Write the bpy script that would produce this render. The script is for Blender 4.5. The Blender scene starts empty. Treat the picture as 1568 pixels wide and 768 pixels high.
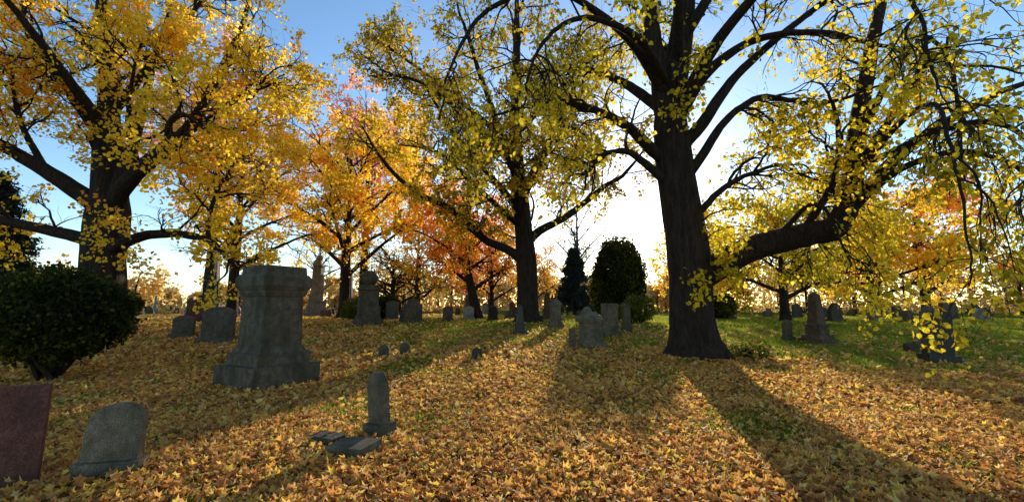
import bpy, bmesh, math, numpy as np
from mathutils import Vector, Matrix
rng=np.random.default_rng(7)
S=bpy.context.scene
S.view_settings.view_transform='Standard'; S.view_settings.look='None'; S.view_settings.exposure=0
COL=S.collection

# ---------------------------------------------------------------- helpers
def sstep(a,b,v):
    t=np.clip((v-a)/(b-a),0,1); return t*t*(3-2*t)
def wob(x,y,f,s):
    return (np.sin(x*f*1.0+s)+np.sin(y*f*1.27+s*2.1)+np.sin((x*.7+y*.8)*f*1.9+s*3.3)+np.sin((x*.9-y*.6)*f*2.7+s*.7))/4
def ground_h(x,y):
    return .7*sstep(7,24,y)+.035*wob(x,y,.7,1.3)*sstep(2,6,np.abs(y)+np.abs(x)*.3)+.10*wob(x,y,.12,.4)*sstep(24,50,y)
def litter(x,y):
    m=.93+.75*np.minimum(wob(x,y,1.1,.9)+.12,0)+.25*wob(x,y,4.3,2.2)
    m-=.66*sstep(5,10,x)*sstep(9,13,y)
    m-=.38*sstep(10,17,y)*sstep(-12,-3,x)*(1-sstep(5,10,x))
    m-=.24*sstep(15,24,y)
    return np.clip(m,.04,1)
def norm(a): return a/np.maximum(np.linalg.norm(a,axis=-1,keepdims=True),1e-9)

def build(name,V,F,mat,smooth=False,parent=None,attr=None):
    me=bpy.data.meshes.new(name); V=np.ascontiguousarray(V,dtype=np.float32); F=np.ascontiguousarray(F,dtype=np.int32)
    me.vertices.add(len(V)); me.vertices.foreach_set('co',V.ravel())
    k=F.shape[1]; me.loops.add(F.size); me.loops.foreach_set('vertex_index',F.ravel())
    me.polygons.add(len(F)); me.polygons.foreach_set('loop_start',np.arange(len(F),dtype=np.int32)*k)
    if smooth: me.polygons.foreach_set('use_smooth',np.ones(len(F),dtype=bool))
    me.update(calc_edges=True)
    if attr is not None:
        a=me.attributes.new('litter','FLOAT','POINT'); a.data.foreach_set('value',attr.astype(np.float32))
    me.materials.append(mat)
    ob=bpy.data.objects.new(name,me); COL.objects.link(ob)
    if parent: ob.parent=parent
    return ob

# ---------------------------------------------------------------- materials
def newmat(name):
    m=bpy.data.materials.new(name); m.use_nodes=True; nt=m.node_tree
    for n in list(nt.nodes): nt.nodes.remove(n)
    out=nt.nodes.new('ShaderNodeOutputMaterial'); return m,nt,out
def ramp(nt,stops,interp='LINEAR'):
    r=nt.nodes.new('ShaderNodeValToRGB'); r.color_ramp.interpolation=interp
    e=r.color_ramp.elements
    while len(e)<len(stops): e.new(.5)
    for i,(p,c) in enumerate(stops): e[i].position=p; e[i].color=(*c,1)
    return r
def leafmat(name,stops,trans=.5,nscale=.35,nmix=.45,rough=.5,boost=1.5,gloss=False):
    m,nt,out=newmat(name); L=nt.links.new; N=nt.nodes.new
    geo=N('ShaderNodeNewGeometry'); noi=N('ShaderNodeTexNoise'); noi.inputs['Scale'].default_value=nscale; noi.inputs['Detail'].default_value=1
    L(geo.outputs['Position'],noi.inputs['Vector'])
    mr=N('ShaderNodeMapRange'); mr.inputs['From Min'].default_value=.3; mr.inputs['From Max'].default_value=.7
    L(noi.outputs['Fac'],mr.inputs['Value'])
    mx=N('ShaderNodeMix'); mx.inputs[0].default_value=nmix
    L(geo.outputs['Random Per Island'],mx.inputs[2]); L(mr.outputs[0],mx.inputs[3])
    r=ramp(nt,stops); L(mx.outputs[0],r.inputs[0])
    last=r.outputs[0]
    if gloss:
        p=N('ShaderNodeBsdfPrincipled'); p.inputs['Roughness'].default_value=rough; p.inputs['Specular IOR Level'].default_value=.18
        L(last,p.inputs['Base Color'])
    else:
        p=N('ShaderNodeBsdfDiffuse'); L(last,p.inputs['Color'])
    sc2=N('ShaderNodeVectorMath'); sc2.operation='SCALE'; L(last,sc2.inputs[0]); sc2.inputs['Scale'].default_value=boost
    t=N('ShaderNodeBsdfTranslucent'); L(sc2.outputs[0],t.inputs[0])
    ms=N('ShaderNodeMixShader'); ms.inputs[0].default_value=trans
    L(p.outputs[0],ms.inputs[1]); L(t.outputs[0],ms.inputs[2]); L(ms.outputs[0],out.inputs[0])
    return m
def rockmat(name,c1,c2,scale=7,bump=.4,rough=.85,stretch=(1,1,1),var=True,bdist=.008,fine=90,moss=(.055,.045,.025)):
    m,nt,out=newmat(name); L=nt.links.new; N=nt.nodes.new
    tc=N('ShaderNodeTexCoord'); mp=N('ShaderNodeMapping'); mp.inputs['Scale'].default_value=stretch; L(tc.outputs['Object'],mp.inputs[0])
    a=N('ShaderNodeTexNoise'); a.inputs['Scale'].default_value=scale; a.inputs['Detail'].default_value=6; a.inputs['Roughness'].default_value=.65; L(mp.outputs[0],a.inputs['Vector'])
    b=N('ShaderNodeTexNoise'); b.inputs['Scale'].default_value=fine; b.inputs['Detail'].default_value=2; L(mp.outputs[0],b.inputs['Vector'])
    r=ramp(nt,[(.3,c1),(.5,tuple((x+y)/2 for x,y in zip(c1,c2))),(.68,c2)]); L(a.outputs['Fac'],r.inputs[0])
    mr=N('ShaderNodeMapRange'); mr.inputs['From Min'].default_value=.35; mr.inputs['From Max'].default_value=.65; mr.inputs['To Min'].default_value=.6; mr.inputs['To Max'].default_value=1.35; L(b.outputs['Fac'],mr.inputs['Value'])
    sc=N('ShaderNodeVectorMath'); sc.operation='SCALE'; L(r.outputs[0],sc.inputs[0]); L(mr.outputs[0],sc.inputs['Scale'])
    p=N('ShaderNodeBsdfPrincipled'); p.inputs['Roughness'].default_value=rough; p.inputs['Specular IOR Level'].default_value=.2
    last=sc.outputs[0]
    if var:
        oi=N('ShaderNodeObjectInfo'); m3=N('ShaderNodeMapRange'); m3.inputs['To Min'].default_value=.7; m3.inputs['To Max'].default_value=1.25; L(oi.outputs['Random'],m3.inputs['Value'])
        s3=N('ShaderNodeVectorMath'); s3.operation='SCALE'; L(last,s3.inputs[0]); L(m3.outputs[0],s3.inputs['Scale']); last=s3.outputs[0]
        mp2=N('ShaderNodeMapping'); mp2.inputs['Scale'].default_value=(2.2,2.2,.9); L(tc.outputs['Object'],mp2.inputs[0])
        c=N('ShaderNodeTexNoise'); c.inputs['Scale'].default_value=1.7; c.inputs['Detail'].default_value=6; L(mp2.outputs[0],c.inputs['Vector'])
        m4=N('ShaderNodeMapRange'); m4.inputs['From Min'].default_value=.46; m4.inputs['From Max'].default_value=.66; m4.inputs['To Max'].default_value=.75; L(c.outputs['Fac'],m4.inputs['Value'])
        s4=N('ShaderNodeMix'); s4.data_type='RGBA'; L(m4.outputs[0],s4.inputs[0]); L(last,s4.inputs[6]); s4.inputs[7].default_value=(*moss,1); last=s4.outputs[2]
    L(last,p.inputs['Base Color'])
    ad=N('ShaderNodeMath'); ad.operation='MULTIPLY_ADD'; ad.inputs[1].default_value=.35; L(b.outputs['Fac'],ad.inputs[0]); L(a.outputs['Fac'],ad.inputs[2])
    bu=N('ShaderNodeBump'); bu.inputs['Strength'].default_value=bump; bu.inputs['Distance'].default_value=bdist; L(ad.outputs[0],bu.inputs['Height']); L(bu.outputs[0],p.inputs['Normal'])
    L(p.outputs[0],out.inputs[0]); return m

BARK=rockmat('bark',(.011,.006,.004),(.058,.038,.023),scale=3.2,bump=1,stretch=(3.5,3.5,.55),var=False,bdist=.07,fine=24)
BARKG=rockmat('bark_grey',(.05,.045,.04),(.16,.14,.12),scale=5,bump=.6,stretch=(3,3,.7),var=False,bdist=.03,fine=20)
STONE=rockmat('weathered_granite',(.080,.060,.038),(.20,.158,.10),scale=7)
MARBLE=rockmat('weathered_marble',(.14,.12,.09),(.33,.29,.22),scale=4,moss=(.11,.095,.06))
REDST=rockmat('red_granite',(.085,.028,.019),(.17,.065,.045),scale=12,bump=.2,rough=.6,moss=(.06,.027,.02))
BROWNST=rockmat('brownstone',(.06,.038,.024),(.16,.105,.066),scale=5)
DARKST=rockmat('polished_dark_granite',(.024,.02,.016),(.068,.057,.043),scale=14,rough=.35,bump=.1,moss=(.03,.027,.02))
L_GOLD=leafmat('gold_leaves',[(.05,(.50,.36,.03)),(.3,(.84,.60,.04)),(.55,(.92,.66,.05)),(.72,(.90,.52,.06)),(.86,(.84,.38,.06)),(.97,(.62,.24,.05))],.62,boost=1.45)
L_LIND=leafmat('linden_leaves',[(.05,(.15,.13,.015)),(.25,(.40,.31,.02)),(.5,(.78,.58,.03)),(.8,(.92,.67,.05)),(.93,(.74,.38,.04)),(.99,(.42,.17,.03))],.58,boost=1.45)
L_LIND2=leafmat('linden_leaves_dull',[(.05,(.14,.11,.015)),(.3,(.34,.25,.02)),(.6,(.62,.43,.03)),(.85,(.82,.52,.05)),(.97,(.46,.20,.03))],.52,boost=1.45)
L_ORG=leafmat('orange_leaves',[(.05,(.88,.58,.06)),(.4,(.90,.48,.06)),(.7,(.88,.33,.05)),(.95,(.74,.18,.04))],.62)
L_RED=leafmat('red_leaves',[(.05,(.84,.38,.08)),(.4,(.80,.21,.06)),(.95,(.64,.10,.05))],.58)
L_PINK=leafmat('russet_leaves',[(.05,(.88,.58,.30)),(.5,(.85,.44,.27)),(.95,(.66,.28,.18))],.58)
L_YEW=leafmat('yew_needles',[(.05,(.014,.022,.008)),(.55,(.045,.054,.013)),(.95,(.25,.21,.025))],.35)
L_SPR=leafmat('spruce_needles',[(.05,(.02,.034,.028)),(.6,(.045,.065,.055)),(.95,(.08,.10,.08))],.2)
L_SHR=leafmat('shrub_leaves',[(.05,(.06,.08,.015)),(.5,(.15,.15,.025)),(.95,(.42,.30,.04))],.4)
L_FAR=leafmat('distant_leaves',[(.08,(.18,.16,.07)),(.3,(.44,.31,.11)),(.5,(.64,.40,.13)),(.7,(.72,.50,.14)),(.9,(.48,.25,.15))],.45,nscale=.06,nmix=.8)
L_GRD=leafmat('fallen_leaf',[(.02,(.12,.052,.022)),(.12,(.34,.135,.04)),(.26,(.60,.26,.07)),(.38,(.80,.43,.12)),(.5,(.50,.20,.05)),(.62,(.80,.46,.09)),(.73,(.92,.62,.09)),(.84,(.86,.60,.22)),(.93,(.68,.29,.08)),(.99,(.27,.09,.045))],.45,nscale=1.0,nmix=.2,rough=.6,boost=1.45,gloss=True)
L_GRASS=leafmat('grass_blades',[(.05,(.09,.12,.015)),(.5,(.22,.26,.025)),(.95,(.48,.42,.06))],.6,nscale=.6)

def groundmat():
    m,nt,out=newmat('ground_litter_and_turf'); L=nt.links.new; N=nt.nodes.new
    tc=N('ShaderNodeNewGeometry'); pos=tc.outputs['Position']
    v=N('ShaderNodeTexVoronoi'); v.inputs['Scale'].default_value=11; L(pos,v.inputs['Vector'])
    sep=N('ShaderNodeSeparateColor'); L(v.outputs['Color'],sep.inputs[0])
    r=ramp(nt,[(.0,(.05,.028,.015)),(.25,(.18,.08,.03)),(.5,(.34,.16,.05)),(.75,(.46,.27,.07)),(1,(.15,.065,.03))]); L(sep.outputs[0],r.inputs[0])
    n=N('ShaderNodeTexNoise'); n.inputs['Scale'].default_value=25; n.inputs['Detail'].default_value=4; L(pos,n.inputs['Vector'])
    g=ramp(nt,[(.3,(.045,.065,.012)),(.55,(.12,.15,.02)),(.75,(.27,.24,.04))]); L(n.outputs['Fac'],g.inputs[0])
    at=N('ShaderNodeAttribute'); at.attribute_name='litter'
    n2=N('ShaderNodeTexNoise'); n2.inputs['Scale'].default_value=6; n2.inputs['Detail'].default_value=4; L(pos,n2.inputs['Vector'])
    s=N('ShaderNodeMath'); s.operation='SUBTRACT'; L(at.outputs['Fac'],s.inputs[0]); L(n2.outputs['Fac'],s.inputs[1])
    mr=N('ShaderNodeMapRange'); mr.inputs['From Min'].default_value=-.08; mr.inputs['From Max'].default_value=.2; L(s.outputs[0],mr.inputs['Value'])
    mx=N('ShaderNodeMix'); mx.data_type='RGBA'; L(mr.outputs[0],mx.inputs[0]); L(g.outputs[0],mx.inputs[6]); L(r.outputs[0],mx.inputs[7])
    p=N('ShaderNodeBsdfDiffuse'); L(mx.outputs[2],p.inputs['Color'])
    bu=N('ShaderNodeBump'); bu.inputs['Strength'].default_value=1; bu.inputs['Distance'].default_value=.06
    ad=N('ShaderNodeMath'); ad.operation='ADD'; L(n.outputs['Fac'],ad.inputs[0]); L(v.outputs['Distance'],ad.inputs[1]); L(ad.outputs[0],bu.inputs['Height'])
    L(bu.outputs[0],p.inputs['Normal']); L(p.outputs[0],out.inputs[0]); return m

# ---------------------------------------------------------------- ground
def axis(lo,hi,fine_lo,fine_hi,step):
    a=list(np.arange(fine_lo,fine_hi+step/2,step)); d=step; v=a[-1]
    while v<hi: d*=1.25; v+=d; a.append(v)
    d=step; v=a[0]; pre=[]
    while v>lo: d*=1.25; v-=d; pre.append(v)
    return np.array(pre[::-1]+a)
gx=axis(-900,900,-30,30,.3); gy=axis(-500,1200,-2,36,.3)
GX,GY=np.meshgrid(gx,gy); V=np.stack([GX,GY,ground_h(GX,GY)],-1).reshape(-1,3)
nx=len(gx); ny=len(gy); i,j=np.meshgrid(np.arange(nx-1),np.arange(ny-1)); b0=(j*nx+i).ravel()
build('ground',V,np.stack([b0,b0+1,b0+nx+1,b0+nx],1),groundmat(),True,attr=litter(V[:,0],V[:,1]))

# ---------------------------------------------------------------- leaves
LEAF=np.array([[0,0,0],[-.36,.22,.10],[-.34,.62,.09],[0,1,-.06],[.34,.62,.09],[.36,.22,.10]],float)
LEAFF=np.array([[0,3,2,1],[0,5,4,3]])
QUAD=np.array([[0,0,0],[-.42,.5,.08],[0,1,0],[.42,.5,.08]],float); QUADF=np.array([[0,3,2,1]])
NEED=np.array([[0,0,0],[-.16,.5,.05],[0,1,0],[.16,.5,.05]],float)
def leaves(P,size,droop=.5,T=LEAF,TF=LEAFF,jit=.35):
    n=len(P); y=rng.normal(size=(n,3)); y[:,2]-=droop; y=norm(y)
    z=norm(np.cross(y,rng.normal(size=(n,3)))); x=np.cross(y,z)
    s=(size*rng.uniform(1-jit,1+jit,n))[:,None,None]
    V=P[:,None,:]+s*(T[None,:,0:1]*x[:,None]+T[None,:,1:2]*y[:,None]+T[None,:,2:3]*z[:,None])
    F=(np.arange(n)*len(T))[:,None,None]+TF[None]
    return V.reshape(-1,3),F.reshape(-1,TF.shape[1])
a=[90,63,38,10,-22,-50,-90,-130,-158,170,142,117]; rr=[1,.5,.88,.42,.62,.34,.22,.34,.62,.42,.88,.5]
MAP=np.array([[0,0,0]]+[[.55*r*math.cos(math.radians(t)),.55*r*math.sin(math.radians(t)),0] for t,r in zip(a,rr)])
MAPF=np.array([[0,k,k%12+1] for k in range(1,13)])
t8=[90,50,20,-20,-60,-90,-120,-160,160,130]; r8=[1,.62,.55,.58,.6,.35,.6,.58,.55,.62]
OVL=np.array([[0,0,0]]+[[.52*r*math.cos(math.radians(t)),.52*r*math.sin(math.radians(t)),0] for t,r in zip(t8,r8)])
OVLF=np.array([[0,k,k%10+1] for k in range(1,11)])
def flatleaves(x,y,size,T,TF,lift=.045,tilt=.65,curl=1.3,zoff=None):
    n=len(x); z0=(ground_h(x,y) if zoff is None else zoff)+.006+rng.uniform(0,lift,n)
    s=size*rng.uniform(.5,1.35,n)
    t=np.repeat(T[None],n,0).copy()*rng.uniform(.88,1.12,(n,len(T),1))
    t[:,:,0]*=rng.uniform(.7,1.15,n)[:,None]
    c1=rng.uniform(-.4,1,n)[:,None]*curl; c2=rng.uniform(-.5,.9,n)[:,None]*curl
    t[:,:,2]+=c1*t[:,:,0]**2*1.6+c2*t[:,:,1]**2*1.3+rng.normal(0,.03,(n,len(T)))
    yaw=rng.uniform(0,6.283,n)
    nz=np.stack([rng.normal(0,tilt,n),rng.normal(0,tilt,n),np.ones(n)],1); nz=norm(nz)
    yd=np.stack([np.cos(yaw),np.sin(yaw),np.zeros(n)],1); X=norm(np.cross(yd,nz)); Y=np.cross(nz,X)
    P=np.stack([x,y,z0],1)
    V=P[:,None]+s[:,None,None]*(t[:,:,0:1]*X[:,None]+t[:,:,1:2]*Y[:,None]+t[:,:,2:3]*nz[:,None])
    F=(np.arange(n)*len(T))[:,None,None]+TF[None]
    return V.reshape(-1,3),F.reshape(-1,TF.shape[1])
def merge(parts):
    Vs=[];Fs=[];o=0
    for v,f in parts: Vs.append(v);Fs.append(f+o);o+=len(v)
    return np.concatenate(Vs),np.concatenate(Fs)
def scatter(n,x0,x1,y0,y1,inv=False,pw=1.):
    x=rng.uniform(x0,x1,n); y=rng.uniform(y0,y1,n); m=litter(x,y)
    k=rng.uniform(0,1,n)<((1-m)**pw if inv else m**pw); return x[k],y[k]
pp=[]
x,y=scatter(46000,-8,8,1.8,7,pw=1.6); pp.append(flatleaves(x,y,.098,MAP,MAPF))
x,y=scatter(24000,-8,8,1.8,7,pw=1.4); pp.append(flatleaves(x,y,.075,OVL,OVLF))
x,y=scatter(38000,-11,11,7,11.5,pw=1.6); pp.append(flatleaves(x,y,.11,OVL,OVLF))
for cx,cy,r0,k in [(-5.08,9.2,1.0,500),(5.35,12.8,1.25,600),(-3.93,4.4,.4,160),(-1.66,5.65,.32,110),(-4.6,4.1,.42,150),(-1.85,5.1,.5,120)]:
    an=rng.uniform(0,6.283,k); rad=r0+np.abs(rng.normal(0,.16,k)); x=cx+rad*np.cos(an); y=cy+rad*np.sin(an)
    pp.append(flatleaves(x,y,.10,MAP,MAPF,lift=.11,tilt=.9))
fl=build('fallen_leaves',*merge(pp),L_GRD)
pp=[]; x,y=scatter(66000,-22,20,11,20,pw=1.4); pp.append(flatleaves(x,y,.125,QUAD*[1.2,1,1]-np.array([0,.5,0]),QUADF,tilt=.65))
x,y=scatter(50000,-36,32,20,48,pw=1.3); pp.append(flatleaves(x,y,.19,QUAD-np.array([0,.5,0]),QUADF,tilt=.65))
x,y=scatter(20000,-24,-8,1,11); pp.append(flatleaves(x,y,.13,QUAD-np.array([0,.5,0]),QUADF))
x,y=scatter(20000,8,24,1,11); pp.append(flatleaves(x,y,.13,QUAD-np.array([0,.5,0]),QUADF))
build('scattered_leaves',*merge(pp),L_GRD,parent=fl)
def grass(x,y,h):
    n=len(x); z=ground_h(x,y); yaw=rng.uniform(0,6.283,n); w=.006+.05*h
    hh=h*rng.uniform(.5,1.3,n); dx=np.cos(yaw)*w;dy=np.sin(yaw)*w; lx=rng.normal(0,.45,n)*hh; ly=rng.normal(0,.45,n)*hh
    a=np.stack([x-dx,y-dy,z],1); b=np.stack([x+dx,y+dy,z],1); c=np.stack([x+lx,y+ly,z+hh],1)
    V=np.stack([a,b,c],1).reshape(-1,3); F=np.arange(3*n).reshape(-1,3); return V,F
pp=[]
x,y=scatter(240000,-9,9,1.8,10,True,1.25); pp.append(grass(x,y,.06))
x,y=scatter(220000,-16,22,10,20,True,1.0); pp.append(grass(x,y,.09))
x,y=scatter(130000,-30,38,20,42,True,1.0); pp.append(grass(x,y,.12))
build('grass',*merge(pp),L_GRASS)

# ---------------------------------------------------------------- trees
def tubes(P,R,n,flare=None,rough=0.):
    M,K,_=P.shape; T=norm(np.gradient(P,axis=1))
    ref=np.cross(T[:,0],T[:,-1]); alt=np.cross(T[:,K//2],np.array([.31,.83,.21])); ref=norm(ref+.15*norm(alt))[:,None,:]
    U=norm(ref-T*np.sum(ref*T,-1,keepdims=True)); W=np.cross(T,U)
    th=np.linspace(0,2*np.pi,n,endpoint=False); c=np.cos(th)[None,None,:,None]; s=np.sin(th)[None,None,:,None]
    rad=np.repeat(R[:,:,None],n,2)
    if rough: 
        rad=rad*(1+rough*rng.normal(size=rad.shape)+ .05*np.sin(th*3+P[:,:,2:3]*1.1)+.04*np.sin(th*5-P[:,:,2:3]*.7))
    if flare is not None:
        hgt=(P[0,:,2]-P[0,0,2])[:,None]
        rad[0]*=1+flare*(.35+.65*np.maximum(0,np.cos(th*5+1+.6*np.sin(th*2)))[None])*np.exp(-hgt/.38)
    V=P[:,:,None,:]+rad[...,None]*(c*U[:,:,None,:]+s*W[:,:,None,:])
    m,k,q=np.meshgrid(np.arange(M),np.arange(K-1),np.arange(n),indexing='ij'); base=m*K*n+k*n
    q2=(q+1)%n; F=np.stack([base+q,base+q2,base+n+q2,base+n+q],-1).reshape(-1,4)
    return V.reshape(-1,3),F
def resample(pts,K=40):
    p=np.array(pts,float); n=len(p); e=np.concatenate([[2*p[0]-p[1]],p,[2*p[-1]-p[-2]]])
    u=np.linspace(0,n-1,K); i=np.minimum(u.astype(int),n-2); f=(u-i)[:,None]
    a,b,c,d=e[i],e[i+1],e[i+2],e[i+3]
    o=.5*(2*b+(c-a)*f+(2*a-5*b+4*c-d)*f*f+(3*b-a-3*c+d)*f**3)
    return o[:,:3],np.maximum(o[:,3],.012)
def grow(P0,D,L,R,K,wig,up):
    pts=[P0]; D=norm(D); st=(L/(K-1))[:,None]
    for k in range(K-1):
        D=norm(D+wig*rng.normal(size=D.shape)+np.array([0,0,1.])*up); pts.append(pts[-1]+D*st)
    P=np.stack(pts,1); f=np.linspace(1,.35,K)[None]; return P,R[:,None]*f
def kids(P,R,n,t0,t1,ang,Lmul,rr,upb=0.):
    M,K,_=P.shape; idx=np.repeat(np.arange(M),n); t=rng.uniform(t0,t1,len(idx))*(K-1); i=np.minimum(t.astype(int),K-2); f=(t-i)[:,None]
    pos=P[idx,i]*(1-f)+P[idx,i+1]*f; tan=norm(P[idx,i+1]-P[idx,i]); r=R[idx,i]
    per=norm(np.cross(tan,rng.normal(size=tan.shape))); per[:,2]+=upb; per=norm(per)
    a=rng.uniform(ang*.6,ang*1.3,len(idx))[:,None]; d=tan*np.cos(a)+per*np.sin(a)
    L=Lmul*rng.uniform(.6,1.3,len(idx))*(1.15-.5*t/(K-1)); return pos,d,L,np.minimum(r*.7,rr*rng.uniform(.6,1.1,len(idx)))
def tree(name,trunk,limbs,mat,barkm=None,n1=9,n2=5,n3=5,L1=2.8,L2=1.5,L3=.75,nl=18,ls=.13,droop=.5,flare=.9,up=(.06,.0,-.06),t1=.32,spread=.09,T=LEAF,TF=LEAFF,tt=.5,wig=.3,parent=None,nt=None,keepf=.9,zmin=.9,r1=.075,clump=.75):
    barkm=barkm or BARK; parts=[]; cs=[]
    if trunk:
        A=resample(trunk,60); parts.append(tubes(A[0][None],A[1][None],22,flare,.012))
        cs.append(kids(A[0][None],A[1][None],nt or n1*2,tt,1,1.0,L1*1.25,.1,.3))
    B=[resample(l,40) for l in limbs]
    P=np.stack([b[0] for b in B]); R=np.stack([b[1] for b in B])
    P=P+np.cumsum(rng.normal(0,.022,P.shape),axis=1)*np.linspace(0,1,40)[None,:,None]
    parts.append(tubes(P,R,10,None,.02))
    cs.append(kids(P,R,n1,t1,1,.95,L1,r1,.25))
    c=tuple(np.concatenate(u) for u in zip(*cs))
    P1,R1=grow(*c,10,wig*.8,up[0]); parts.append(tubes(P1,R1,6))
    P2,R2=grow(*kids(P1,R1,n2,.2,1,.9,L2,.028,.1),7,wig,up[1]); parts.append(tubes(P2,R2,4))
    P3,R3=grow(*kids(P2,R2,n3,.15,1,.8,L3,.010),5,wig,up[2]); parts.append(tubes(P3,R3,3))
    tr_=build(name,*merge(parts),barkm,True,parent=parent)
    if nl:
        # leaves gather on some boughs and are already gone from others
        mid=P3[:,2]; dens=.5+clump*wob(mid[:,0]+mid[:,2]*.8,mid[:,1]-mid[:,2]*.6,1.25,ls*31)
        M=len(P3); keep=rng.uniform(0,1,M)<np.clip(dens+.28,.08,1)*keepf; P3=P3[keep]; M=len(P3)
        idx=np.repeat(np.arange(M),nl); t=rng.uniform(.1,1,len(idx))*4; i=np.minimum(t.astype(int),3); f=(t-i)[:,None]
        pos=P3[idx,i]*(1-f)+P3[idx,i+1]*f+rng.normal(0,spread,(len(idx),3))
        pos=pos[pos[:,2]>zmin]
        build('leaves',*leaves(pos,ls,droop,T,TF),mat,parent=tr_)
    return tr_
def g(x,y): return float(ground_h(np.array(float(x)),np.array(float(y))))

# foreground linden
Y=12.8; b=g(5.35,Y)
trunk=[(5.38,Y,b-.25,.76),(5.37,Y,b+.15,.74),(5.34,Y,b+.5,.66),(5.3,Y,1.4,.62),(5.3,Y,2.95,.60),(5.1,Y,4.95,.56),(5.0,Y,6.6,.52),(5.06,Y+.1,8.1,.44),(5.5,Y+.2,10.3,.36),(5.65,Y,12,.3),(5.9,Y,16,.2),(5.8,Y,20,.08)]
limbs=[
 [(5.2,Y,2.1,.35),(5.85,Y,2.65,.42),(7.2,Y-.1,3.35,.38),(8.8,Y-.2,3.75,.35),(9.75,Y-.2,4.0,.34),(10.3,Y-.2,5.3,.29),(10.86,Y,7.4,.24),(11.5,Y,9.7,.19),(12.1,Y,11.5,.15),(12.8,Y,14.5,.07)],
 [(9.8,Y-.2,4.2,.25),(10.6,Y-.4,5.1,.2),(11.6,Y-.6,6.2,.16),(13.2,Y-.8,7.2,.11),(15,Y-1,8.0,.07),(16.5,Y-1,7.6,.03)],
 [(4.95,Y,6.9,.3),(4.65,Y-.1,8.1,.28),(4.5,Y-.2,10,.23),(4.2,Y-.3,12,.18),(3.4,Y-.5,16,.08)],
 [(5.0,Y,5.9,.2),(4.4,Y-.1,6.3,.19),(3.4,Y-.3,7.15,.14),(2.15,Y-.4,7.6,.1),(1.1,Y-.6,7.7,.07),(-.4,Y-1,7.2,.03)],
 [(5.0,Y,5.1,.16),(4.5,Y-.2,5.5,.14),(3.6,Y-.4,6.15,.1),(2.8,Y-.5,6.1,.07),(2.3,Y-.6,5.5,.05),(1.6,Y-.6,5.3,.02)],
 [(5.2,Y,6.5,.2),(5.8,Y-.2,7.1,.19),(6.9,Y-.3,8.55,.14),(8.7,Y-.5,10.1,.1),(10.4,Y-.6,11.3,.07),(12,Y-.8,12,.03)],
 [(5.2,Y,5.4,.16),(5.6,Y-.2,5.9,.15),(6.5,Y-.4,7.2,.11),(7.5,Y-.5,7.8,.09),(9.0,Y-.6,7.4,.06),(10.5,Y-1,7.7,.03)],
 [(5.3,Y,3.9,.13),(5.7,Y-.2,4.5,.11),(6.5,Y-.4,5.3,.08),(7.6,Y-.6,5.7,.05),(8.7,Y-1,5.2,.03)],
 [(5.2,Y,8.8,.2),(5.5,14.2,10.6,.14),(6.2,16,11.8,.09),(7.3,18,12,.04)],
 [(5.1,Y,7.4,.2),(3.8,14,9.3,.14),(2.3,15.5,10.8,.09),(.8,17,11.4,.04)],
 [(8.7,12.6,3.9,.11),(9.3,12,5.2,.09),(9.2,11.4,6.6,.06),(8.6,11,7.6,.03)],
 [(5.0,Y,7,.2),(5.9,Y-.4,8.6,.16),(7.4,Y-.8,9.6,.11),(9.2,Y-1.2,9.6,.08),(11,Y-1.4,9.0,.05),(12.6,Y-1.6,8.8,.03)],
]
main=tree('linden_tree',trunk,limbs,L_LIND,n1=8,n2=5,n3=5,nl=6,ls=.13,droop=.9,up=(-.02,-.1,-.22),L1=2.0,L2=1.3,L3=.8,t1=.36,nt=10,r1=.05,clump=1.1)
limbs=[
 [(5.1,12.8,7.6,.2),(6.0,11.2,9.3,.15),(6.9,9.6,10.0,.1),(7.5,8.2,9.0,.07),(7.9,7.5,7.2,.04),(7.9,7.2,5.4,.02)],
 [(10.2,12.5,5.4,.13),(10.4,11,6.9,.09),(10.2,9.6,7.6,.06),(9.6,8.7,6.6,.04),(9.1,8.4,4.8,.02)],
 [(10.6,12.6,6.6,.11),(11,11.6,8.3,.08),(11,10.4,8.6,.05),(10.8,9.7,6.9,.035),(10.6,9.5,4.6,.02)],
 [(5.0,12.8,7.9,.2),(3.4,11.6,9.3,.13),(1.2,10.5,10.0,.08),(-.6,9.9,9.2,.06),(-1.6,9.6,7.6,.035),(-1.9,9.6,6.2,.02)],
 [(5.0,12.8,8.2,.18),(3.6,11.2,9.0,.11),(1.8,10.2,9.0,.07),(.6,9.8,7.8,.04),(.2,9.7,6.0,.02)],
 [(5.3,12.8,9.2,.18),(4.6,10.8,11,.12),(3.8,9.3,11,.08),(3,8.3,9.8,.05),(2.7,8.0,8.4,.02)],
 [(5.4,12.8,10,.18),(7,11.5,12.3,.12),(8.6,10,12.3,.08),(9.7,9,10.8,.05),(10.2,8.7,8.6,.02)],
 [(9.9,12.5,4.4,.12),(10.8,11.4,5.4,.09),(11.6,10.4,5.4,.06),(12,9.6,4.2,.035),(12,9.3,3.0,.02)],
 [(8.0,12.6,3.8,.08),(8.4,11.8,4.4,.06),(8.7,11.2,4.0,.04),(8.8,10.9,2.8,.02)],
 [(10.1,12.5,5.2,.11),(9.9,10.6,6.2,.08),(9.1,8.7,5.9,.055),(8.1,7.5,4.6,.035),(7.5,6.9,3.0,.02),(7.2,6.7,1.7,.012)],
 [(10.5,12.4,5.8,.1),(11.4,10.4,6.2,.07),(11.2,8.9,5.2,.045),(10.3,8.3,3.8,.03),(9.9,8.1,2.6,.012)],
]
tree('overhanging_boughs',None,limbs,L_LIND,n1=9,n2=4,n3=4,nl=7,ls=.105,droop=1.1,up=(-.14,-.22,-.28),L1=2.1,L2=1.3,L3=.7,t1=.42,wig=.22,parent=main,keepf=.88,zmin=.35,r1=.03,clump=1.)
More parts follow.
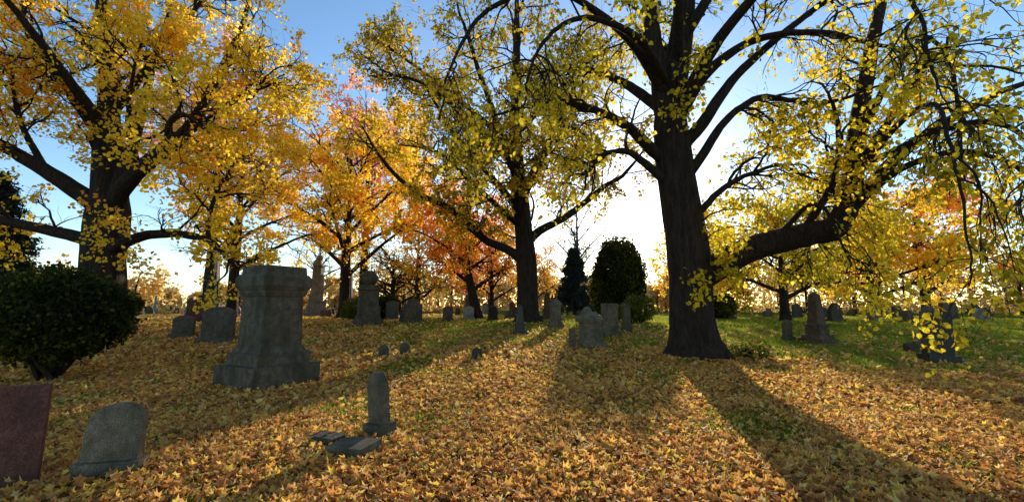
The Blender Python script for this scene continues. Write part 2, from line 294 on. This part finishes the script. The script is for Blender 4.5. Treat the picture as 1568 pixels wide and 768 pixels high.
limbs=[[(5.6,12.4,z,.03),(5.9,12.1,z+.25,.02),(6.1+.2*k,11.9,z+.3,.012)] for k,z in enumerate((2.3,2.9,3.5,4.1))]+[[(5.2,12.3,2.2,.03),(5.2,11.9,2.3,.02),(5.1,11.7,2.15,.012)]]
tree('sprouts',None,limbs,L_LIND,n1=3,n2=3,n3=3,nl=5,ls=.12,droop=1,up=(0,0,-.1),L1=.5,L2=.35,L3=.25,t1=.2,parent=main,keepf=1,r1=.01)
# middle tree
Y=25.; b=g(.9,Y)
trunk=[(.95,Y,b-.2,.72),(.93,Y,b+.2,.7),(.9,Y,b+.8,.62),(.85,Y,4.2,.57),(.6,Y,6.95,.5),(.3,Y,10.2,.42),(.25,Y,14.3,.33),(.3,Y,18.6,.2),(.3,Y,23,.08)]
limbs=[
 [(.75,Y,4.2,.3),(-.2,Y,4.9,.26),(-1.7,Y,5.6,.22),(-3.65,Y-.3,7.35,.18),(-5.6,Y-.5,8.35,.14),(-7.6,Y-.8,10.2,.1),(-8.9,Y-1,12.2,.05)],
 [(.8,Y,5.2,.3),(1.6,Y,6.0,.25),(3.3,Y-.2,6.95,.2),(5.3,Y-.3,8.55,.15),(6.5,Y-.4,9.35,.11),(7.9,Y-.5,11,.05)],
 [(.6,Y,7,.26),(-1.2,Y-.5,9.2,.18),(-3.4,Y-1,11.8,.13),(-5.2,Y-1.5,14.6,.06)],
 [(.5,Y,8,.26),(1.8,Y-.6,10.5,.2),(3.4,Y-1,13.5,.13),(4.6,Y-1,17,.06)],
 [(.4,Y,9.2,.22),(-.8,Y-1.5,12,.18),(-2,Y-3,15,.12),(-3,Y-4,18,.05)],
 [(.4,Y,6.6,.22),(.2,Y-2,8.6,.16),(-.8,Y-4,9.6,.1),(-1.6,Y-5.5,9,.04)],
 [(.5,Y,7.6,.22),(1.6,Y-2.2,9.6,.14),(2.6,Y-4,10.6,.09),(3.4,Y-5.4,9.6,.04)],
 [(.3,Y,11,.2),(-3,Y,14,.14),(-6,Y,16.5,.09),(-8,Y,18,.04)],
 [(.3,Y,12,.2),(3,Y,15,.14),(5.5,Y,17.5,.09),(7,Y,19,.04)],
 [(.6,Y,6.2,.18),(-1.5,Y-1.4,7.8,.14),(-4,Y-2.6,9.8,.09),(-6,Y-3,10,.04)],
 [(.4,Y,9,.18),(.3,Y+3,12,.12),(.2,Y+5,14,.05)],
 [(.3,Y,10,.2),(-2.4,Y-2,12,.14),(-5,Y-3.4,13.6,.09),(-7.4,Y-4,13.6,.04)],
]
tree('linden_tree',trunk,limbs,L_LIND2,n1=12,n2=6,n3=5,nl=9,ls=.165,droop=.8,up=(0,-.06,-.15),L1=3.0,L2=1.8,L3=.95,t1=.25,tt=.38,r1=.055,clump=.9)
# left maple
Y=18.; b=g(-17,Y)
trunk=[(-17.0,Y,b-.2,.95),(-17.0,Y,b+.2,.92),(-17.1,Y,b+.9,.82),(-17.2,Y,3.5,.74),(-17.25,Y,5.4,.74),(-17.35,Y,6.6,.62),(-17.7,Y,9.25,.44),(-18,Y,11.7,.34),(-18.6,Y,14.2,.25),(-18.8,Y,18,.14),(-18.7,Y,21,.06)]
limbs=[
 [(-17.1,Y,5.5,.36),(-16.6,Y-.3,6.3,.34),(-15.4,Y-.8,7.1,.3),(-14,Y-1.2,7.9,.27),(-13.1,Y-1.2,8.8,.23),(-12.3,Y-1,11.05,.17),(-11.75,Y-.6,13.55,.11),(-11.5,Y-.5,16,.05)],
 [(-17.4,Y,5.5,.36),(-18,Y-.3,6.2,.34),(-19.4,Y-.7,7.2,.28),(-20.9,Y-.9,8.0,.23),(-22.5,Y-1,8.6,.18),(-25,Y-1,10.5,.07)],
 [(-17.3,Y,4.0,.28),(-18.2,Y-.2,4.5,.25),(-20.1,Y-.4,5.0,.2),(-22,Y-.6,5.6,.15),(-24.5,Y-.8,6.8,.06)],
 [(-17,Y,3.7,.26),(-16.3,Y-.4,4.1,.24),(-14.8,Y-.9,4.4,.19),(-13.1,Y-1.2,4.35,.15),(-11.7,Y-1.3,3.95,.12),(-10.7,Y-1.3,2.9,.06)],
 [(-17.2,Y,6,.3),(-16.4,Y-.4,7.2,.25),(-16,Y-.5,8.95,.2),(-15.8,Y-.5,10.8,.15),(-15.8,Y,13,.1),(-15.5,Y,16,.05)],
 [(-17.6,Y,8.5,.28),(-18.3,Y-.3,9.7,.25),(-20,Y-.5,12,.18),(-21.3,Y-.5,13.5,.12),(-22.5,Y,16,.05)],
 [(-12,Y-1.2,4.1,.1),(-12.1,Y-1.2,5.2,.08),(-11.8,Y-1.2,6.4,.06),(-11,Y-1.4,7.3,.03)],
 [(-13.1,Y-1.2,8.8,.15),(-11.9,Y-1.3,9.5,.11),(-10.6,Y-1.3,10.4,.08),(-9.2,Y-1.4,10.7,.03)],
 [(-17.6,Y,9,.24),(-18,Y-2,11,.16),(-18.6,Y-4,13,.09),(-19,Y-5,14,.04)],
 [(-17.5,Y,7,.26),(-16.7,Y+2,9,.18),(-15.5,Y+4,11,.11),(-14,Y+5.5,12.4,.05)],
 [(-17.8,Y,9.8,.2),(-16,Y,12.6,.14),(-14.4,Y,15,.09),(-13.3,Y,17,.04)],
 [(-19.4,Y-.7,7.2,.14),(-20,Y-1.2,8.8,.1),(-20.4,Y-1.6,10.6,.07),(-20.6,Y-2,12,.03)],
 [(-14,Y-1.2,7.9,.14),(-13.2,Y-2.2,8.6,.1),(-12,Y-3,8.5,.06),(-10.8,Y-3.6,7.6,.03)],
 [(-15.4,Y-.8,7.1,.14),(-15,Y-2,8.5,.1),(-14.2,Y-3,9.8,.06),(-13.4,Y-3.8,10.8,.03)],
]
tree('maple_tree',trunk,limbs,L_GOLD,n1=11,n2=6,n3=5,nl=10,ls=.138,droop=.3,up=(.05,.02,-.02),L1=2.4,L2=1.5,L3=.8,t1=.28,tt=.5,nt=14,r1=.055,clump=1.05)

def gtree(name,x,y,h,cr,mat,r=.3,first=.22,nlimb=9,lean=(0,0),bark=None,**kw):
    b=g(x,y); lx,ly=lean
    trunk=[(x,y,b-.2,r*1.1),(x,y,b+.3,r),(x+lx*.3,y+ly*.3,b+h*.3,r*.8),(x+lx*.6,y+ly*.6,b+h*.6,r*.45),(x+lx,y+ly,b+h*.9,r*.12)]
    limbs=[]
    for i in range(nlimb):
        t=first+(.8-first)*i/nlimb; az=i*2.4+rng.uniform(-.4,.4); zz=b+h*t; bx=x+lx*t; by=y+ly*t
        R=cr*(1.05-.55*abs(t-.35)-.4*max(0,t-.4))*rng.uniform(.8,1.1); dz=h*.22
        c,s=math.cos(az),math.sin(az)
        limbs.append([(bx,by,zz,r*.5*(1.1-t)),(bx+c*R*.33,by+s*R*.33,zz+dz*.45,r*.38*(1.1-t)),(bx+c*R*.7,by+s*R*.7,zz+dz*.85,r*.22*(1.1-t)),(bx+c*R,by+s*R,zz+dz*1.05,.02)])
    k=dict(n1=8,n2=5,n3=4,L1=cr*.42,L2=cr*.25,L3=cr*.14,nl=9,ls=.26,droop=.3,up=(.04,0,-.03),t1=.2,tt=.45,spread=.14,T=QUAD,TF=QUADF); k.update(kw)
    return tree(name,trunk,limbs,mat,barkm=bark,**k)
gtree('maple_tree',-13.2,34,16,7,L_GOLD,r=.42,first=.2,nlimb=14,nl=14,ls=.22)
gtree('maple_tree',-22,34,15,6,L_GOLD,r=.42,first=.25,nlimb=10,nl=7,ls=.23)
gtree('maple_tree',-31,44,26,9,L_PINK,r=.5,nlimb=12,nl=8,ls=.3,first=.35)
gtree('maple_tree',-18,52,27,8.5,L_PINK,r=.5,nlimb=12,nl=8,ls=.32,first=.4)
gtree('maple_tree',-2.6,32,9.5,4.6,L_ORG,r=.36,lean=(-1.8,0),nlimb=11,nl=7,ls=.2)
gtree('maple_tree',-4.6,46,10.5,3.6,L_RED,r=.22,nlimb=9,nl=6,ls=.24)
gtree('maple_tree',-8.8,40,9.5,4.8,L_GOLD,r=.28,nlimb=10,nl=3,ls=.2,first=.12)
gtree('crabapple_tree',-9.4,34,5.8,4.0,L_ORG,r=.24,nlimb=10,nl=1,ls=.15,first=.15)
gtree('crabapple_tree',-1.6,34,6.4,3.0,L_ORG,r=.2,nlimb=9,nl=1,ls=.17,first=.2)
gtree('bare_tree',9.2,60,19,5.5,L_PINK,r=.32,nlimb=14,nl=0,bark=BARKG,first=.15)
gtree('bare_tree',-27,60,12,5,L_PINK,r=.3,nlimb=10,nl=0,bark=BARKG)
gtree('maple_tree',3.0,56,9,4.0,L_ORG,r=.25,nlimb=10,nl=2,ls=.24,first=.2)  # sparse tree added toward the sun to dapple the ground with shade
gtree('linden_tree',17,27,7.5,5.0,L_LIND,r=.28,nlimb=11,nl=9,ls=.19,first=.18,droop=.8)
gtree('maple_tree',30,36,9.5,6,L_GOLD,r=.35,nlimb=11,nl=8,ls=.25,first=.15)
gtree('maple_tree',46,48,15,7.5,L_ORG,r=.5,nlimb=11,nl=6,ls=.34,first=.15)
gtree('maple_tree',24,54,10,6,L_GOLD,r=.35,nlimb=10,nl=6,ls=.3,first=.15)

# conifers
def spruce(name,x,y,h,r,mat=L_SPR,n=170):
    b=g(x,y); tp,tr=resample([(x,y,b-.2,.2),(x,y,b+h*.5,.12),(x,y,b+h,.02)],30); parts=[tubes(tp[None],tr[None],8)]
    t=rng.uniform(.06,.98,n)**.9; az=rng.uniform(0,6.283,n); P0=np.stack([np.full(n,x),np.full(n,y),b+h*t],1)
    D=np.stack([np.cos(az),np.sin(az),.1+0*az],1); L=r*(1.03-t)*rng.uniform(.75,1.15,n)
    P1,R1=grow(P0,D,L,np.full(n,.035),8,.08,-.06); parts.append(tubes(P1,R1,3))
    P2,R2=grow(*kids(P1,R1,9,.15,1,.8,r*.22,.01),4,.1,-.08); parts.append(tubes(P2,R2,3))
    o=build(name,*merge(parts),BARK,True)
    idx=np.repeat(np.arange(len(P2)),12); tt=rng.uniform(0,3,len(idx)); i=np.minimum(tt.astype(int),2); f=(tt-i)[:,None]
    pos=P2[idx,i]*(1-f)+P2[idx,i+1]*f+rng.normal(0,.04,(len(idx),3))
    build('needles',*leaves(pos,.22,.3,NEED*[1.3,1,1],QUADF),mat,parent=o); return o
spruce('spruce_tree',6.1,42,6.6,2.7,n=240)
spruce('spruce_tree',-25.5,20.5,7.6,3.4,n=230)
spruce('spruce_tree',-31,26,6,3,n=160)
spruce('spruce_tree',-24,45,4.6,1.6,n=90)
def mound(name,x,y,z0,rx,ry,rz,n,ls,mat,stems=9,T=QUAD,lowz=.8):
    b=g(x,y); d=norm(rng.normal(size=(n,3))); d[:,2]=np.where(d[:,2]<0,d[:,2]*lowz,d[:,2])
    th=np.arctan2(d[:,1],d[:,0]); lump=1+.08*np.sin(th*3+d[:,2]*4)+.07*np.sin(th*7+d[:,2]*9+1)+.05*np.sin(th*13-d[:,2]*17)
    rr=lump*(1-.35*rng.uniform(0,1,n)**1.8)*(1+.12*np.maximum(0,rng.normal(size=n)-1.2))
    pos=np.stack([x+d[:,0]*rx*rr,y+d[:,1]*ry*rr,b+z0+d[:,2]*rz*rr],1)+rng.normal(0,.03,(n,3)); pos=pos[pos[:,2]>b+.05]
    P0=np.stack([x+rng.normal(0,.12,stems),y+rng.normal(0,.12,stems),np.full(stems,b-.1)],1)
    az=np.arange(stems)*6.283/stems; D=np.stack([np.cos(az)*.45*rx/rz,np.sin(az)*.45*rx/rz,np.ones(stems)],1)
    P1,R1=grow(P0,D,np.full(stems,z0+rz*.5),np.full(stems,.05),9,.1,.02)
    P2,R2=grow(*kids(P1,R1,8,.35,1,.8,rx*.5,.015),6,.15,.05)
    o=build(name,*merge([tubes(P1,R1,7),tubes(P2,R2,4)]),BARK,True)
    build('foliage',*leaves(pos,ls,0,T,QUADF),mat,parent=o); return o
mound('yew_shrub',-10.1,9.6,1.34,1.28,1.2,1.02,24000,.085,L_YEW,stems=14,lowz=.88)
mound('yew_tree',7.4,30,2.4,1.75,1.75,3.1,26000,.18,L_YEW,stems=6)
mound('shrub',7.0,24,.8,1.0,.8,.75,1800,.13,L_SHR)
mound('shrub',6.6,12.3,.2,.6,.45,.3,700,.085,L_SHR,stems=14)
mound('shrub',-10.7,30,.7,1.1,1,.8,3000,.14,L_SHR)
mound('yew_shrub',-8.8,30.5,.8,.9,.9,.9,6000,.13,L_YEW)
mound('yew_shrub',15.4,33,.9,1.6,1.2,1.0,7000,.17,L_YEW)
mound('yew_shrub',-28,30,1.0,2.0,1.3,1.2,7000,.2,L_YEW)

# distant tree line
P=[];tp=[]
for i in range(110):
    az=math.radians(-72+144*i/109+rng.uniform(-1,1)); D=rng.uniform(78,125); x=D*math.sin(az); y=D*math.cos(az)
    a=math.degrees(az); h=rng.uniform(6,11)
    if -48<a<-20: h=rng.uniform(3.5,7)
    if 5<a<26: h=rng.uniform(5,9)
    if a>28: h=rng.uniform(8,13)
    b=g(x,y); k=int(600); c=rng.normal(size=(7,3))*np.array([h*.22,h*.22,h*.15])+np.array([x,y,b+h*.58])
    q=c[rng.integers(0,7,k)]+rng.normal(size=(k,3))*h*.1; P.append(q[q[:,2]>b+.3])
    tp.append(resample([(x,y,b-.2,.25),(x,y,b+h*.4,.18),(x+.5,y,b+h*.8,.05)],8))
    k=200; q=np.stack([x+rng.normal(0,4,k),y+rng.normal(0,1,k),b+np.abs(rng.normal(0,1.3,k))],1); P.append(q)
dt=build('distant_tree_line',*leaves(np.concatenate(P),.6,.1,QUAD,QUADF),L_FAR)
build('trunks',*tubes(np.stack([t[0] for t in tp]),np.stack([t[1] for t in tp]),5),BARK,parent=dt)

# ---------------------------------------------------------------- gravestones
def outline(kind,w,h):
    a=w/2; pts=[(-a,0),(a,0)]
    if kind=='round':
        pts+=[(a*math.cos(t),h-a*.9+a*.9*math.sin(t)) for t in np.linspace(0,math.pi,17)]
    elif kind=='seg':
        pts+=[(a*math.cos(t)/math.cos(.5),h-a*.38+a*.75*(math.sin(t)-math.sin(.5))) for t in np.linspace(.5,math.pi-.5,13)]
    elif kind=='gothic':
        pts+=[(a,h-a*1.1)]+[(a*(1-u),h-a*1.1*(1-u)**1.8) for u in np.linspace(.15,1,7)]+[(-a*(1-u),h-a*1.1*(1-u)**1.8) for u in np.linspace(.85,.15,6)]+[(-a,h-a*1.1)]
    elif kind=='shoulder':
        s=.72*a; pts+=[(a,h-s*.9),(s,h-s*.9)]+[(s*math.cos(t),h-s*.8+s*.8*math.sin(t)) for t in np.linspace(.1,math.pi-.1,13)]+[(-s,h-s*.9),(-a,h-s*.9)]
    else: pts+=[(a,h),(-a,h)]
    return pts
def finish(name,bm,x,y,rot,mat,lean=(0,0),bev=.012):
    eds=[e for e in bm.edges if len(e.link_faces)==2 and e.calc_face_angle(0)>.5]
    bmesh.ops.bevel(bm,geom=eds,offset=bev,segments=2,affect='EDGES',clamp_overlap=True)
    bmesh.ops.recalc_face_normals(bm,faces=bm.faces)
    me=bpy.data.meshes.new(name); bm.to_mesh(me); bm.free(); me.materials.append(mat)
    ob=bpy.data.objects.new(name,me); COL.objects.link(ob); ob.location=(x,y,g(x,y)); ob.rotation_euler=(math.radians(lean[0]),math.radians(lean[1]),math.radians(rot)); return ob
def frus(bm,w0,d0,w1,d1,z0,z1):
    v=[bm.verts.new(p) for p in [(-w0/2,-d0/2,z0),(w0/2,-d0/2,z0),(w0/2,d0/2,z0),(-w0/2,d0/2,z0),(-w1/2,-d1/2,z1),(w1/2,-d1/2,z1),(w1/2,d1/2,z1),(-w1/2,d1/2,z1)]]
    for f in [(0,3,2,1),(4,5,6,7),(0,1,5,4),(1,2,6,5),(2,3,7,6),(3,0,4,7)]: bm.faces.new([v[i] for i in f])
def prism(bm,pts,t,z0):
    f=[bm.verts.new((px,-t/2,pz+z0)) for px,pz in pts]; k=[bm.verts.new((px,t/2,pz+z0)) for px,pz in pts]
    bm.faces.new(f); bm.faces.new(k[::-1]); n=len(pts)
    for i in range(n): bm.faces.new([f[i],k[i],k[(i+1)%n],f[(i+1)%n]])
def headstone(x,y,w,h,kind='round',t=.14,rot=0,mat=None,lean=(0,0),base=True,name='headstone'):
    bm=bmesh.new(); bh=0
    if base: bh=min(.2,h*.2); frus(bm,w*1.22,t*2.1,w*1.18,t*2.0,-.15,bh)
    prism(bm,outline(kind,w,h-bh+.003+(0 if base else .15)),t,bh-.003 if base else -.15)
    return finish(name,bm,x,y,rot,mat or STONE,lean)
def monument(x,y,tiers,rot=0,mat=None,name='stone_monument',lean=(0,0),ball=0,bev=.015):
    bm=bmesh.new(); z=-.15
    for i,(w0,w1,z1) in enumerate(tiers):
        frus(bm,w0,w0,w1,w1,z-(.003 if i else 0),z1); z=z1
    if ball:
        bmesh.ops.create_uvsphere(bm,u_segments=16,v_segments=10,radius=ball,matrix=Matrix.Translation((0,0,z+ball*.8)))
    return finish(name,bm,x,y,rot,mat or STONE,lean,bev)
def pedestal(x,y,w,h,rot=0,mat=None):
    return monument(x,y,[(w,w,h*.16),(w*.86,w*.84,h*.24),(w*.7,w*.66,h*.76),(w*.84,w*.86,h*.82),(w*.84,w*.5,h*.93),(w*.45,w*.3,h)],rot,mat)
def obelisk(x,y,w,h,rot=0,mat=None,name='obelisk_monument'):
    return monument(x,y,[(w,w,h*.09),(w*.8,w*.78,h*.16),(w*.6,w*.56,h*.34),(w*.68,w*.68,h*.37),(w*.46,w*.3,h*.93),(w*.3,w*.01,h)],rot,mat,name)

# large family monument
monument(-5.08,9.2,[(1.42,1.41,.42),(1.12,1.11,.66),(1.00,.89,.78),(.86,.82,1.80),(.88,.92,1.86),(.93,.94,1.93),(.98,1.03,2.0),(1.05,1.05,2.19),(1.03,.95,2.25),(.90,.87,2.42)],rot=60,mat=STONE,bev=.006)
headstone(-4.58,3.98,.62,.89,'flat',.10,34,REDST,(-2,0),False)
headstone(-3.90,4.4,.44,.66,'round',.13,22,STONE,(-4,2))
headstone(-1.66,5.65,.30,.77,'gothic',.13,-42,STONE,(3,-4))
def slab(x,y,w,d,t,rot,lean):
    bm=bmesh.new(); frus(bm,w,d,w*.98,d*.98,-.06,t); finish('flat_grave_marker',bm,x,y,rot,STONE,lean)
slab(-1.74,4.98,.50,.34,.11,-22,(4,-3)); slab(-2.18,5.34,.36,.24,.09,-22,(1,2))
headstone(-3.64,12.5,.28,.36,'round',.12,5,STONE,base=False)
headstone(-3.13,12.85,.28,.37,'round',.12,-8,STONE,base=False)
headstone(-.97,12.1,.28,.34,'round',.14,10,DARKST,base=False)
headstone(-15.6,17.0,.85,1.25,'flat',.4,15,BROWNST)
headstone(-12.8,17.0,.68,.85,'seg',.3,20,STONE)
headstone(-10.5,15.6,.95,1.25,'seg',.4,15,STONE)
monument(-7.3,22,[(1.35,1.35,.3),(1.15,1.1,.45),(.95,.9,1.75),(1.05,1.05,1.9),(.9,.85,2.0)],rot=25,mat=BROWNST,ball=.42)
headstone(-5.7,25,1.05,1.4,'shoulder',.35,12,BROWNST)
headstone(-8,29,.8,1.3,'seg',.3,5,STONE); headstone(-3,30,.7,.95,'seg',.3,0,MARBLE)
obelisk(.32,17.8,.62,1.25,8,DARKST,'stone_monument')
pedestal(2.0,20,.62,1.35,10,STONE)
monument(2.58,14.5,[(.86,.86,.16),(.70,.68,.24),(.56,.54,.80),(.70,.72,.88),(.74,.60,1.02),(.5,.34,1.14)],rot=12,mat=STONE)
headstone(3.85,17.2,.62,1.28,'flat',.26,14,STONE,(2,0))
headstone(4.9,18.6,.3,1.2,'round',.2,5,STONE)
headstone(1.92,13.8,.2,.66,'flat',.1,4,BROWNST,(0,-2),False)
obelisk(10.7,15.3,.85,1.8,20,BROWNST); headstone(10.1,16,.3,.75,'round',.15,10,STONE)
headstone(11.25,11.6,.56,1.33,'flat',.3,-18,DARKST,(-2,3))
headstone(-19,21,1.0,1.0,'flat',.5,10,BROWNST); headstone(-17.2,24,.9,1.3,'seg',.3,10,REDST)
headstone(12.2,13.4,.35,.3,'round',.2,10,BROWNST,base=False); headstone(13.2,14.2,.3,.35,'round',.2,-5,STONE,base=False)
monument(-18,40,[(1.6,1.6,.4),(1.2,1.1,1.4),(1.3,1.3,1.5),(.75,.62,4.6),(.85,.85,4.8),(.5,.3,5.2)],mat=MARBLE,name='column_monument',ball=.3)
obelisk(-36,52,2,8,10,MARBLE); obelisk(-16.6,44,1.3,5.0,5,STONE); obelisk(-21.5,47,1.5,6.2,5,MARBLE); obelisk(-12.6,39,1.0,3.4,5,STONE)
def statue(x,y,zb,H,rot,mat):
    bm=bmesh.new(); z=-.15
    for i,(w0,w1,z1) in enumerate([(1.3,1.3,.3),(1.05,1.0,.5),(.85,.8,zb-.15),(.95,.95,zb)]):
        frus(bm,w0,w0,w1,w1,z-(.003 if i else 0),z1); z=z1
    prof=[(.30,0),(.27,.15),(.22,.35),(.17,.55),(.15,.62),(.18,.72),(.20,.8),(.12,.84),(.055,.86),(.06,.88),(.085,.92),(.08,.96),(.04,.995),(.001,1)]
    n=14; rings=[]
    for r,t in prof:
        rings.append([bm.verts.new((r*H/1.7*math.cos(a)*(1+.06*math.cos(a*5)*(t<.6)),r*H/1.7*.75*math.sin(a),zb-.01+t*H)) for a in np.linspace(0,2*math.pi,n,endpoint=False)])
    for a_,b_ in zip(rings[:-1],rings[1:]):
        for i in range(n): bm.faces.new([a_[i],a_[(i+1)%n],b_[(i+1)%n],b_[i]])
    for sx,el,ha in [(-1,(-.28,-.02,.62),(-.12,-.22,.6)),(1,(.30,-.05,.7),(.34,-.2,.9))]:
        pts=np.array([[sx*.18,0,.79],el,ha])*H*np.array([1/1.7,1/1.7,1]); pts[:,2]+=zb
        p,r=resample([(*q,rr_) for q,rr_ in zip(pts,(.06,.05,.03))],8); v,f=tubes(p[None],r[None],8)
        vs=[bm.verts.new(q) for q in v]
        for q in f: bm.faces.new([vs[i] for i in q])
    me=bpy.data.meshes.new('statue_monument'); bm.normal_update(); bm.to_mesh(me); bm.free(); me.materials.append(mat)
    ob=bpy.data.objects.new('statue_monument',me); COL.objects.link(ob); ob.location=(x,y,g(x,y)); ob.rotation_euler[2]=math.radians(rot)
statue(-21,30,1.7,1.7,10,DARKST); statue(-16,31,1.3,1.2,0,MARBLE)
kinds=['round','seg','flat','shoulder','gothic']; mats=[STONE,STONE,MARBLE,BROWNST,REDST,STONE,DARKST]
placed=[]
n=0
while n<130:
    y=rng.uniform(24,70); x=rng.uniform(-1.1,1.12)*y
    if any((x-a)**2+(y-b)**2<2.6 for a,b in placed): continue
    if abs(x-.9)<1.4 and abs(y-25)<2: continue
    if abs(x-7.4)<2.3 and abs(y-30)<2.3: continue
    placed.append((x,y)); n+=1; u=rng.uniform(); m=mats[rng.integers(0,7)]; rot=rng.normal(12,6)
    if u<.8: headstone(x,y,rng.uniform(.5,.95),rng.uniform(.6,1.25),kinds[rng.integers(0,5)],rng.uniform(.15,.35),rot,m,(rng.normal(0,2),rng.normal(0,1.5)))
    elif u<.91: pedestal(x,y,rng.uniform(.6,.95),rng.uniform(1.2,1.8),rot,m if m is not MARBLE else STONE)
    else: obelisk(x,y,rng.uniform(.7,1.0),rng.uniform(1.8,3),rot,m)

# ---------------------------------------------------------------- light, sky, camera
EL=math.radians(14.5); AZ=math.radians(14.5)
w=bpy.data.worlds.new('World'); S.world=w; w.use_nodes=True; nt=w.node_tree
bg=nt.nodes['Background']; sky=nt.nodes.new('ShaderNodeTexSky'); sky.sky_type='NISHITA'; sky.sun_disc=False
sky.sun_elevation=EL; sky.sun_rotation=AZ; sky.air_density=1.0; sky.dust_density=.25; sky.ozone_density=2.0
hs=nt.nodes.new('ShaderNodeHueSaturation'); hs.inputs['Saturation'].default_value=1.12; hs.inputs['Value'].default_value=1.6
nt.links.new(sky.outputs[0],hs.inputs['Color']); nt.links.new(hs.outputs[0],bg.inputs[0]); bg.inputs[1].default_value=.15
sd=bpy.data.lights.new('sun','SUN'); sd.energy=5; sd.angle=math.radians(.5); sd.color=(1,.93,.78)
so=bpy.data.objects.new('sun',sd); COL.objects.link(so)
d=Vector((math.sin(AZ)*math.cos(EL),math.cos(AZ)*math.cos(EL),math.sin(EL))); so.rotation_euler=d.to_track_quat('Z','Y').to_euler(); so.location=d*50
cd=bpy.data.cameras.new('camera'); cd.sensor_width=36; cd.lens=15.1; cd.clip_end=3000; cd.clip_start=.05
co=bpy.data.objects.new('camera',cd); COL.objects.link(co); co.location=(0,0,1.6); co.rotation_euler=(math.radians(90+7.4),0,0); S.camera=co
